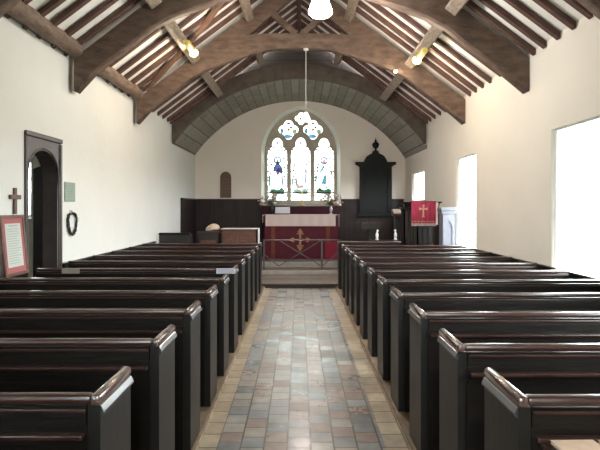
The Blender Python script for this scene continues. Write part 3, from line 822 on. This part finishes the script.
# retable
t = thing('retable_shelf', 'raised maroon faced shelf behind the altar below the stained glass window', 'shelf', (.05, 15.2, FZ)); T = Vector(t.location)
b = MB().box(-1.0, 1.1, 15.03, 15.385, FZ, 1.62); local(b, T).build('body', 'maroon', t)
b = MB().box(-1.03, 1.13, 15.01, 15.385, 1.62, 1.655, .008); local(b, T).build('shelf_top', 'cap', t)
# altar cross on shelf
t = thing('altar_cross', 'brass standing cross on the shelf in front of the middle window light', 'cross', (.08, 15.2, 1.656)); T = Vector((0, 0, 0))
MB().box(-.07, .07, -.05, .05, 0, .03, .005).box(-.045, .045, -.035, .035, .03, .06, .004).build('base', 'brass', t)
MB().box(-.013, .013, -.01, .01, .06, .42).box(-.10, .10, -.01, .01, .28, .306).build('cross', 'brass', t)
# flower vases
def vase(x, y, z, m, label, seed):
    t = thing('flower_vase', label, 'vase of flowers', (x, y, z), 'flower vases on the altar')
    MB().lathe([(.0, 0), (.045, 0), (.05, .01), (.02, .04), (.035, .10), (.045, .15), (.03, .2), (.04, .23), (.0, .23)], n=16).build('vase', m, t, smooth=True)
    r = random.Random(seed); b = MB(); lf = MB()
    for i in range(64):
        a = r.uniform(0, 2*PI); e = r.uniform(.1, 1.35); L = r.uniform(.16, .38)
        d = Vector((math.cos(a)*math.cos(e), math.sin(a)*math.cos(e)*.6, math.sin(e))); p = Vector((0, 0, .22)); q = p+d*L
        b.tube([p, p+d*L*.5+Vector((0, 0, .01)), q], .003, 5)
        if i % 3 == 0: MB().ball(q, r.uniform(.032, .055), (1, 1, .7), 2).build('bloom', 'petal_w', t, smooth=True)
        elif i % 3 == 1: MB().ball(q, r.uniform(.022, .038), (1, 1, .7), 2).build('bloom', 'petal_p', t, smooth=True)
        for k in range(3):
            c = p+d*L*r.uniform(.4, .95); u = Vector((r.uniform(-1, 1), r.uniform(-1, 1), r.uniform(-.2, 1))).normalized(); v = d.cross(u).normalized()
            lf.prism([(0, 0), (.03, .012), (.065, 0), (.03, -.012)], c, u, v, u.cross(v).normalized(), .002)
    b.build('stems', 'leaf', t); lf.build('leaves', 'leaf', t)
vase(-.72, 14.72, 1.412, 'black', 'dark vase with pink and cream flowers at the left end of the altar', 1)
vase(.84, 14.72, 1.412, 'silver', 'silvery vase with flowers at the right end of the altar', 2)
# missal stand
t = thing('missal_stand', 'open service book on a sloping stand at the left of the altar top', 'book stand', (-.43, 14.55, 1.413))
b = MB().prism([(0, 0), (.22, 0), (.22, .16), (.20, .17), (0, .02)], (-.2, 0, 0), Y, Z, X, .4); b.build('stand', 'brownwood', t)
b = MB()
for s in (-1, 1):
    b.prism([(0, .0), (s*.19, .0), (s*.19, .265), (0, .265)], (0, -.01, .03), X, Vector((0, .8, .56)).normalized(), Vector((0, -.56, .8)), .012)
b.build('open_pages', 'card', t)

# altar rail
t = thing('altar_rail', 'low iron altar rail with crossed bars and a pale top bar across the sanctuary', 'rail', (0, 12.94, .178)); T = Vector(t.location)
b = MB().box(-.83, .93, 12.90, 12.98, .825, .86, .01); local(b, T).build('top_bar', 'cap', t)
b = MB().box(-.83, .93, 12.93, 12.95, .215, .235); local(b, T).build('bottom_bar', 'kerb', t)
for x in (-.81, .53, .91):
    b = MB().box(x-.02, x+.02, 12.92, 12.96, .178, .83); local(b, T).build('post', 'iron', t)
for (xa, xb) in ((-.42, .49), (.10, -.50)):
    pass
def rod(p, q, r=.012): return MB().tube([p, q], r, 8)
for i, (p, q) in enumerate((((-.79, 0, .235), (.10, 0, .825)), ((-.45, 0, .825), (.50, 0, .255)), ((-.47, 0, .24), (.50, 0, .825)))):
    if i == 0: continue
    b = MB().tube([(p[0], 12.935+i*.012, p[2]), (q[0], 12.935+i*.012, q[2])], .011, 8); local(b, T).build('brace', 'iron', t)
b = MB().tube([(-.79, 12.94, .50), (-.47, 12.94, .24)], .011, 8); local(b, T).build('brace', 'iron', t)
b = MB().tube([(.53, 12.94, .24), (.9, 12.94, .55)], .011, 8); local(b, T).build('brace', 'iron', t)

# left: table with white cloth
t = thing('chest_table', 'reddish brown wooden cabinet table at the left below a white cloth', 'table', (-1.3, 12.3, .09)); T = Vector(t.location)
b = MB().box(-1.66, -.93, 12.08, 12.5, .2, 1.10, .005); local(b, T).build('body', 'brownwood', t)
b = MB().box(-1.70, -.90, 12.04, 12.53, 1.10, 1.13, .005); local(b, T).build('top', 'brownwood', t)
for x in (-1.64, -1.0):
    for y in (12.1, 12.43): local(MB().box(x, x+.05, y, y+.05, .091, .2), T).build('leg', 'brownwood', t)
for x in (-1.60, -1.27): local(MB().box(x, x+.28, 12.07, 12.08, .3, 1.0, .004), T).build('door', 'brownwood', t)
t = thing('table_cloth', 'white cloth on the brown cabinet table, falling over its right end', 'cloth', (-1.3, 12.3, 1.13)); T = Vector(t.location)
b = MB().box(-1.68, -.88, 12.06, 12.52, 1.131, 1.140, .002); local(b, T).build('cloth_top', 'white', t)
b = MB().box(-.885, -.877, 12.06, 12.5, .62, 1.139, .002); local(b, T).build('cloth_fall', 'white', t)
# desk with cushion
t = thing('prayer_desk', 'dark wooden prayer desk left of the cabinet table', 'desk', (-1.9, 12.1, .09)); T = Vector(t.location)
b = MB().box(-2.15, -1.73, 11.95, 11.99, .092, 1.045).box(-2.15, -2.11, 11.99, 12.35, .092, 1.045).box(-1.77, -1.73, 11.99, 12.35, .092, 1.045); local(b, T).build('sides', 'darkwood', t)
b = MB().box(-2.18, -1.71, 11.92, 12.38, 1.045, 1.075, .006); local(b, T).build('desk_top', 'rail', t)
b = MB().box(-2.1, -1.78, 11.945, 11.95, .2, .9, .002); local(b, T).build('panel', 'brownwood', t)
t = MB().ball((0, 0, 0), .17, (.9, .8, .55), 3)
for v in t.bm.verts:
    v.co.z = max(v.co.z, -.055); v.co.z += (.5-abs(v.co.x))*.03*math.sin(v.co.x*14+1)
    v.co.z += .12*v.co.x if v.co.z > -.05 else 0
o = t.build('cushion', 'cushion', smooth=True, label='plump beige cushion lying on the dark prayer desk', cat='cushion'); o.location = (-1.87, 12.12, 1.142)
# low stall at the left wall
t = thing('choir_stall', 'low black wooden stall against the left wall beyond the pews', 'stall', (-2.45, 11.5, .09)); T = Vector(t.location)
b = MB().box(-2.85, -2.25, 11.45, 11.49, .092, 1.04).box(-2.29, -2.25, 11.49, 11.9, .092, 1.04); local(b, T).build('panel', 'darkwood', t)
b = MB().box(-2.86, -2.23, 11.42, 11.52, 1.04, 1.08, .01); local(b, T).build('top_rail', 'pew', t)
b = MB().box(-2.85, -2.29, 11.49, 11.88, .5, .53); local(b, T).build('seat', 'pew', t)

# right: small table, stall, vases, lectern, pulpit
t = thing('small_side_table', 'small dark table with pinkish top in front of the panelling right of the altar', 'table', (1.70, 13.35, .17)); T = Vector(t.location)
b = MB().box(1.46, 1.96, 13.15, 13.5, 1.215, 1.24, .005); local(b, T).build('table_top', 'cap', t)
b = MB().box(1.48, 1.94, 13.17, 13.48, 1.08, 1.215, .003); local(b, T).build('apron', 'darkwood', t)
b = MB().box(1.64, 1.80, 13.25, 13.4, .21, 1.08, .01); local(b, T).build('pedestal', 'darkwood', t)
b = MB().box(1.50, 1.92, 13.18, 13.47, .172, .21, .008); local(b, T).build('foot', 'darkwood', t)
t = thing('chancel_stall', 'low black stall desk at the right of the chancel behind the front screen', 'stall', (1.72, 11.27, .09)); T = Vector(t.location)
b = MB().box(1.45, 2.0, 11.14, 11.17, .092, .92).box(1.45, 1.48, 11.17, 11.4, .092, .92).box(1.97, 2.0, 11.17, 11.4, .092, .92); local(b, T).build('panel', 'darkwood', t)
b = MB().box(1.43, 2.02, 11.13, 11.42, .92, .943, .005); local(b, T).build('desk_top', 'pew', t)
def wvase(x, y, z, label, lean):
    t = thing('white_figurine', label, 'figurine', (x, y, z), 'white ornaments on the right stall')
    MB().lathe([(0, 0), (.035, 0), (.04, .012), (.022, .03), (.03, .07), (.034, .11), (.018, .15), (.014, .165), (0, .168)], n=14).build('body', 'ceramic', t, smooth=True)
    MB().ball((lean, 0, .185), .026, (1, .9, 1.1), 2).build('head', 'ceramic', t, smooth=True)
wvase(1.567, 11.25, .9435, 'small white ornament on the right stall, nearer the altar', .01)
wvase(1.94, 11.25, .9435, 'small white ornament on the right stall, nearer the pulpit', -.008)

t = thing('lectern', 'tall black reading desk with a sloping top left of the pulpit', 'lectern', (2.15, 12.07, .09)); T = Vector(t.location)
b = MB().box(2.06, 2.25, 11.98, 12.16, .13, 1.46, .01); local(b, T).build('column', 'darkwood', t)
b = MB().box(2.01, 2.30, 11.92, 12.24, .092, .13, .01); local(b, T).build('base', 'darkwood', t)
b = MB().prism([(11.90, 1.43), (12.24, 1.56), (12.24, 1.53), (12.16, 1.42), (11.90, 1.40)], (2.01, 0, 0), Y, Z, X, .29); local(b, T).build('desk_top', 'darkwood', t)
t = thing('lectern_bible', 'open book with reddish cover on the black reading desk', 'book', (2.155, 11.93, 1.447)); t.rotation_euler = (math.atan2(.13, .34), 0, 0)
MB().box(-.14, .14, 0, .24, .0, .012, .003).build('cover', 'bookred', t)
MB().box(-.13, -.003, .01, .23, .012, .04, .006).box(.003, .13, .01, .23, .012, .04, .006).build('pages', 'paper', t)

# pulpit: half octagon
t = thing('pulpit', 'black panelled wooden pulpit by the right wall under a red fringed cloth', 'pulpit', (2.5, 11.3, .0)); T = Vector(t.location)
cx, cyy = 2.49, 11.42; Rp = .40
def octp(R, z=None): return [(cx+R*math.cos(PI/8+PI/4*i), cyy+R*math.sin(PI/8+PI/4*i)) for i in range(8)]
b = MB().prism(octp(Rp), (0, 0, .092), X, Y, Z, 1.46); 
for v in b.bm.verts: v.co.x = min(v.co.x, 2.865)
local(b, T).build('body', 'darkwood', t)
b = MB().prism(octp(Rp+.05), (0, 0, 1.552), X, Y, Z, .05).prism(octp(Rp+.03), (0, 0, .6), X, Y, Z, .04).prism(octp(Rp+.04), (0, 0, .092), X, Y, Z, .12)
for v in b.bm.verts: v.co.x = min(v.co.x, 2.866)
local(b, T).build('cornice', 'pew', t)
b = MB(); P = octp(Rp+.004)
for i in range(8):
    p, q = Vector((*P[i], 0)), Vector((*P[(i+1) % 8], 0))
    if (p.y+q.y)/2 > cyy+.1 or max(p.x, q.x) > 2.86: continue
    d = (q-p)
    for k in range(4):
        c = p+d*(k/3); b.box(c.x-.012, c.x+.012, c.y-.012, c.y+.012, .7, 1.552)
local(b, T).build('panel_stiles', 'wains', t)
# cloth bar + cloth
b = MB().tube([(2.16, 10.985, 1.70), (2.80, 10.985, 1.70)], .014, 8).tube([(2.22, 10.985, 1.70), (2.22, 11.1, 1.60)], .01, 6).tube([(2.76, 10.985, 1.70), (2.76, 11.1, 1.60)], .01, 6)
local(b, T).build('book_rest_bar', 'black', t)
t = thing('pulpit_fall', 'bright red cloth with a gold cross and fringe hanging on the pulpit', 'cloth', (2.45, 10.96, 1.7)); T = Vector(t.location)
b = wavy(2.20, 2.68, 10.955, 1.285, 1.715, n=30, amp=.004); local(b, T).build('cloth', 'red2', t)
b = MB().box(2.681, 2.72, 10.955, 10.964, 1.26, 1.705, .002); local(b, T).build('side_lining', 'linen', t)
b = MB().box(2.20, 2.68, 10.957, 11.0, 1.715, 1.722).box(2.20, 2.68, 11.0, 11.003, 1.62, 1.722); local(b, T).build('top_fold', 'red2', t)
b = MB().box(2.43-.014, 2.43+.014, 10.942, 10.95, 1.42, 1.64).box(2.43-.07, 2.43+.07, 10.942, 10.95, 1.555, 1.583)
for (dx, dz) in ((0, .11), (0, -.11)): b.box(2.43-.025, 2.43+.025, 10.942, 10.95, 1.53+dz-.012, 1.53+dz+.012)
for dx in (-.07, .07): b.box(2.43+dx-.012, 2.43+dx+.012, 10.942, 10.95, 1.545, 1.593)
local(b, T).build('gold_cross', 'gold', t)
b = MB()
for i in range(30):
    x = 2.205+.47*i/29; b.tube([(x, 10.956, 1.287), (x+.002, 10.953, 1.235)], .0045, 5)
f = local(b, T).build('fringe', 'linen', t)
b = MB()
for i in range(8): b.box(2.215+i*.058, 2.225+i*.058, 10.946, 10.951, 1.29, 1.33)
b.box(2.20, 2.68, 10.946, 10.951, 1.325, 1.333)
local(b, T).build('gold_edging', 'gold', t)

# panelled pedestal, window glare put into its pale colour, in front of window 2
t = thing('glare_pedestal', 'wooden pillar coloured pale for window glare, with pointed panel between pulpit and tall window', 'pillar', (2.70, 10.18, .046)); T = Vector(t.location)
b = MB().box(2.575, 2.80, 10.07, 10.30, .047, 1.50); bd = local(b, T).build('shaft', 'pale', t)
b = MB().box(2.545, 2.83, 10.04, 10.33, 1.535, 1.60, .012).box(2.56, 2.815, 10.055, 10.315, 1.48, 1.535, .008); local(b, T).build('cornice', 'pale', t)
fr_ = [rect(2.585, 2.79, .3, 1.47), pointed(2.6875, .065, .4, 1.22, .14, 6)]
me = plate(fr_, Vector((0, 10.052, 0))-T, X, Z, Y, .018); link('arched_panel', me, 'pale', t)
b = MB().box(2.56, 2.815, 10.05, 10.315, .047, .22, .01); local(b, T).build('plinth', 'pale', t)

# ================================================================ WALL THINGS
# monument
t = thing('wall_monument', 'dark slate memorial tablet with curved pediment and urn finial', 'memorial', (2.1, YE, 1.5)); T = Vector(t.location)
b = MB().box(1.66, 2.54, YE-.10, YE-.06, 1.42, 2.70).box(1.60, 2.60, YE-.12, YE-.055, 1.34, 1.44, .01); local(b, T).build('tablet', 'slate', t)
for xa in (1.66, 2.42): local(MB().box(xa, xa+.12, YE-.13, YE-.1, 1.46, 2.70, .005), T).build('pilaster', 'slate', t)
b = MB().prism([(1.66, 2.70), (2.54, 2.70), (2.58, 2.74), (2.65, 2.77), (2.65, 2.84), (1.55, 2.84), (1.55, 2.77), (1.62, 2.74)], (0, YE-.17, 0), X, Z, Y, .15); local(b, T).build('cornice', 'slate', t)
P = [(1.78, 2.84), (2.42, 2.84)]
for i in range(11):
    a = PI*i/10; P.append((2.10+.30*math.cos(a)*(1 if abs(math.cos(a)) > .5 else .95), 2.88+.22*math.sin(a)))
P2 = P[:2]+[(2.40, 2.90), (2.34, 3.0), (2.26, 3.05), (2.19, 3.08), (2.18, 3.14), (2.02, 3.14), (2.01, 3.08), (1.94, 3.05), (1.86, 3.0), (1.80, 2.90)]
b = MB().prism(P2, (0, YE-.13, 0), X, Z, Y, .13); local(b, T).build('pediment', 'slate', t)
b = MB().lathe([(0, 3.14), (.05, 3.14), (.03, 3.17), (.02, 3.20), (.07, 3.24), (.095, 3.31), (.08, 3.36), (.03, 3.39), (.035, 3.42), (.015, 3.46), (0, 3.52)], c=(2.1, YE-.10, 0), n=16); local(b, T).build('urn', 'slate', t, smooth=True)
b = MB()
for i in range(9): b.box(1.86, 2.34-(i % 3)*.05, YE-.104, YE-.1, 2.5-i*.09, 2.52-i*.09)
local(b, T).build('inscription', 'slate', t)
# wooden board
t = thing('wooden_notice_board', 'small brown wooden board with arched top above the panelling at left', 'board', (-2.02, YE, 1.88)); T = Vector(t.location)
P = [(-2.165, 1.86), (-1.87, 1.86), (-1.87, 2.42)]+[(-2.0175+.145*math.cos(PI*i/10), 2.43+.15*math.sin(PI*i/10)) for i in range(11)]+[(-2.165, 2.42)]
me = plate([P], Vector((0, YE-.03, 0))-T, X, Z, Y, .03); link('board', me, 'brownwood', t)
b = MB()
for z in range(6): b.box(-2.13, -1.905, YE-.04, YE-.03, 1.93+z*.085, 1.945+z*.085)
local(b, T).build('rails', 'oak', t)
b = MB().tube([(-2.155, YE-.035, 1.87), (-2.155, YE-.035, 2.42)]+[(-2.0175-.137*math.cos(PI*i/10), YE-.035, 2.43+.142*math.sin(PI*i/10)) for i in range(11)]+[(-1.88, YE-.035, 2.42), (-1.88, YE-.035, 1.87)], .012, 6)
local(b, T).build('frame', 'oak', t)
# plaque left wall
t = thing('wall_plaque', 'small grey green plaque on the left wall beside the door', 'plaque', (XL, 6.99, 1.68)); T = Vector(t.location)
b = MB().box(XL+.001, XL+.014, 6.84, 7.15, 1.675, 1.915, .003); local(b, T).build('plate', 'plaque', t)
b = MB()
for i in range(6): b.box(XL+.014, XL+.0155, 6.88, 7.11, 1.885-i*.035, 1.891-i*.035)
local(b, T).build('lettering', 'greyink', t)
# crown of thorns
t = thing('crown_of_thorns', 'dark twisted crown of thorns hanging on the left wall below the plaque', 'wreath', (XL, 7.03, 1.54)); T = Vector(t.location)
r = random.Random(4); rings = MB(); th_ = MB()
for j in range(3):
    pts = []
    for i in range(28):
        a = 2*PI*i/28; yy = 7.035+.155*math.sin(a)*(1-.30*(1-math.cos(a))/2)+r.uniform(-.006, .006); zz = 1.405+.145*math.cos(a)-(.02 if math.cos(a) > .8 else 0)
        pts.append((XL+.022+.010*math.sin(a*3+j*2), yy+.010*math.cos(a*4+j*2.1), zz+.010*math.sin(a*4+j*2.1)))
        if r.random() < .5:
            q = Vector(pts[-1]); th_.tube([q, q+Vector((r.uniform(.0, .03), r.uniform(-.03, .03), r.uniform(-.03, .03)))], [.003, .0006], 5)
    rings.tube(pts, .0085, 7, closed=True)
local(rings, T).build('twisted_stems', 'black', t); local(th_, T).build('thorns', 'black', t)
b = MB().tube([(XL, 7.02, 1.55), (XL+.03, 7.02, 1.552)], .004, 6).tube([(XL+.01, 7.02-.045, 1.566), (XL+.01, 7.06, 1.560)], .003, 6); local(b, T).build('nail', 'lead', t)
# wall cross
t = thing('wall_cross', 'plain brown wooden cross on the left wall above the framed notice', 'cross', (XL, 5.63, 1.52)); T = Vector(t.location)
b = MB().box(XL+.001, XL+.026, 5.61, 5.655, 1.535, 1.80, .004).box(XL+.001, XL+.028, 5.53, 5.735, 1.685, 1.73, .004); local(b, T).build('cross', 'brownwood', t)
# framed notice on the panelling
t = thing('framed_notice', 'framed notice with red mount and columns of text leaning on the left wall', 'framed notice', (XL+.083, 5.33, .931))
t.rotation_euler = (0, -math.atan2(.058, .60), 0)
me = plate([rect(0, .46, 0, .60), rect(.03, .43, .03, .57)], (-.022, 0, 0), Y, Z, X, .022); link('frame', me, 'brownwood', t)
MB().box(-.016, -.010, .025, .435, .025, .575).build('mount', 'redink', t)
MB().box(-.010, -.008, .08, .38, .085, .515).build('page', 'plaquepaper', t)
b = MB(); r = random.Random(9)
for i in range(15):
    b.box(-.008, -.0072, .10, .10+r.uniform(.18, .26), .12+i*.024, .129+i*.024)
b.box(-.008, -.0072, .15, .33, .485, .50)
b.build('writing', 'greyink', t)

# ================================================================ LAMPS
def point(loc, e, col, r=.04):
    l = bpy.data.lights.new('lamp_light', 'POINT'); l.energy = e; l.color = col; l.shadow_soft_size = r
    o = bpy.data.objects.new('lamp_light', l); C.objects.link(o); o.location = loc; return o
def spot(x, y, z, aim, e, label, sc=1):
    t = thing('spotlight', label, 'spotlight', (x, y, z), 'small spotlights on the roof timbers')
    d = Vector(aim).normalized(); q = d.to_track_quat('Z', 'Y'); Mx = q.to_matrix().to_4x4()
    def app(b):
        for v in b.bm.verts: v.co = (Mx @ (v.co*sc))
        return b
    app(MB().lathe([(0, -.16), (.035, -.16), (.045, -.12), (.05, -.05), (.07, -.0), (.066, .0), (.045, -.045), (0, -.05)], n=16)).build('housing', 'lampbody', t, smooth=True)
    app(MB().ball((0, 0, .0), .055, (1, 1, .8), 2)).build('bulb', 'bulb', t, smooth=True)
    if sc == 1: MB().box(-.045, .045, -.60, -.10, -.03, .03, .01).build('ballast_box', 'lampbody', t)
    MB().box(-.03*sc, .03*sc, -.1*sc, .03*sc, .03*sc, .055*sc, .005).build('bracket', 'black', t)
    p = point(Vector((x, y, z))+d*.12*sc, e, (1, .80, .55), .05); p.parent = None
    return t
spot(-1.64, 8.74, 4.01, (.3, -.6, -.6), 11, 'lit spotlight with yellow housing on the left purlin before the far truss')
spot(1.84, 8.76, 3.90, (-.3, -.6, -.6), 11, 'lit spotlight with yellow housing on the right purlin before the far truss')
spot(1.66, 9.60, 3.93, (-.2, -.8, -.5), 2, 'tiny lit spotlight low on the right side of the far truss', .45)
# bell pendant under middle truss
t = thing('pendant_lamp', 'bright bell shaped opal pendant lamp at the top centre, under the middle truss', 'pendant lamp', (.27, 7.05, 4.352))
MB().lathe([(0, 0), (.04, 0), (.04, -.03), (.02, -.04), (.018, -.06), (0, -.06)], n=14).build('fitting', 'brass', t, smooth=True)
MB().lathe([(.02, -.05), (.055, -.06), (.09, -.10), (.115, -.18), (.15, -.27), (.15, -.31), (.11, -.345), (0, -.36)], n=24).build('shade', 'globe', t, smooth=True)
point((.27, 6.8, 3.85), 60, (1, .94, .86), .15)
# long pendant
t = thing('pendant_light', 'long white cord pendant with small pink glowing shade before the east window', 'pendant lamp', (.12, 9.70, 4.345))
MB().lathe([(0, .005), (.045, .005), (.045, -.02), (.02, -.035), (0, -.035)], n=16).build('ceiling_rose', 'ceramic', t, smooth=True)
MB().tube([(0, 0, -.03), (0, 0, -1.12)], .0055, 8).build('cord', 'ceramic', t, smooth=True)
MB().lathe([(.015, -1.10), (.03, -1.11), (.05, -1.15), (.085, -1.24), (.08, -1.25), (.03, -1.20), (0, -1.19)], n=18).build('shade', 'pinkglass', t, smooth=True)
MB().ball((0, 0, -1.22), .035).build('bulb', 'globe', t, smooth=True)
point((.12, 9.70, 2.98), 26, (1, .84, .76), .05)

# booklets
book(.850, 1.782, .809, .03, .147, .108, .012, 'tan', 'tan covered booklet on the ledge of the nearest right pew, beside the pew end')
book(1.006, 1.785, .809, -.03, .147, .108, .012, 'tan', 'tan covered booklet on the ledge of the nearest right pew, at the picture edge')
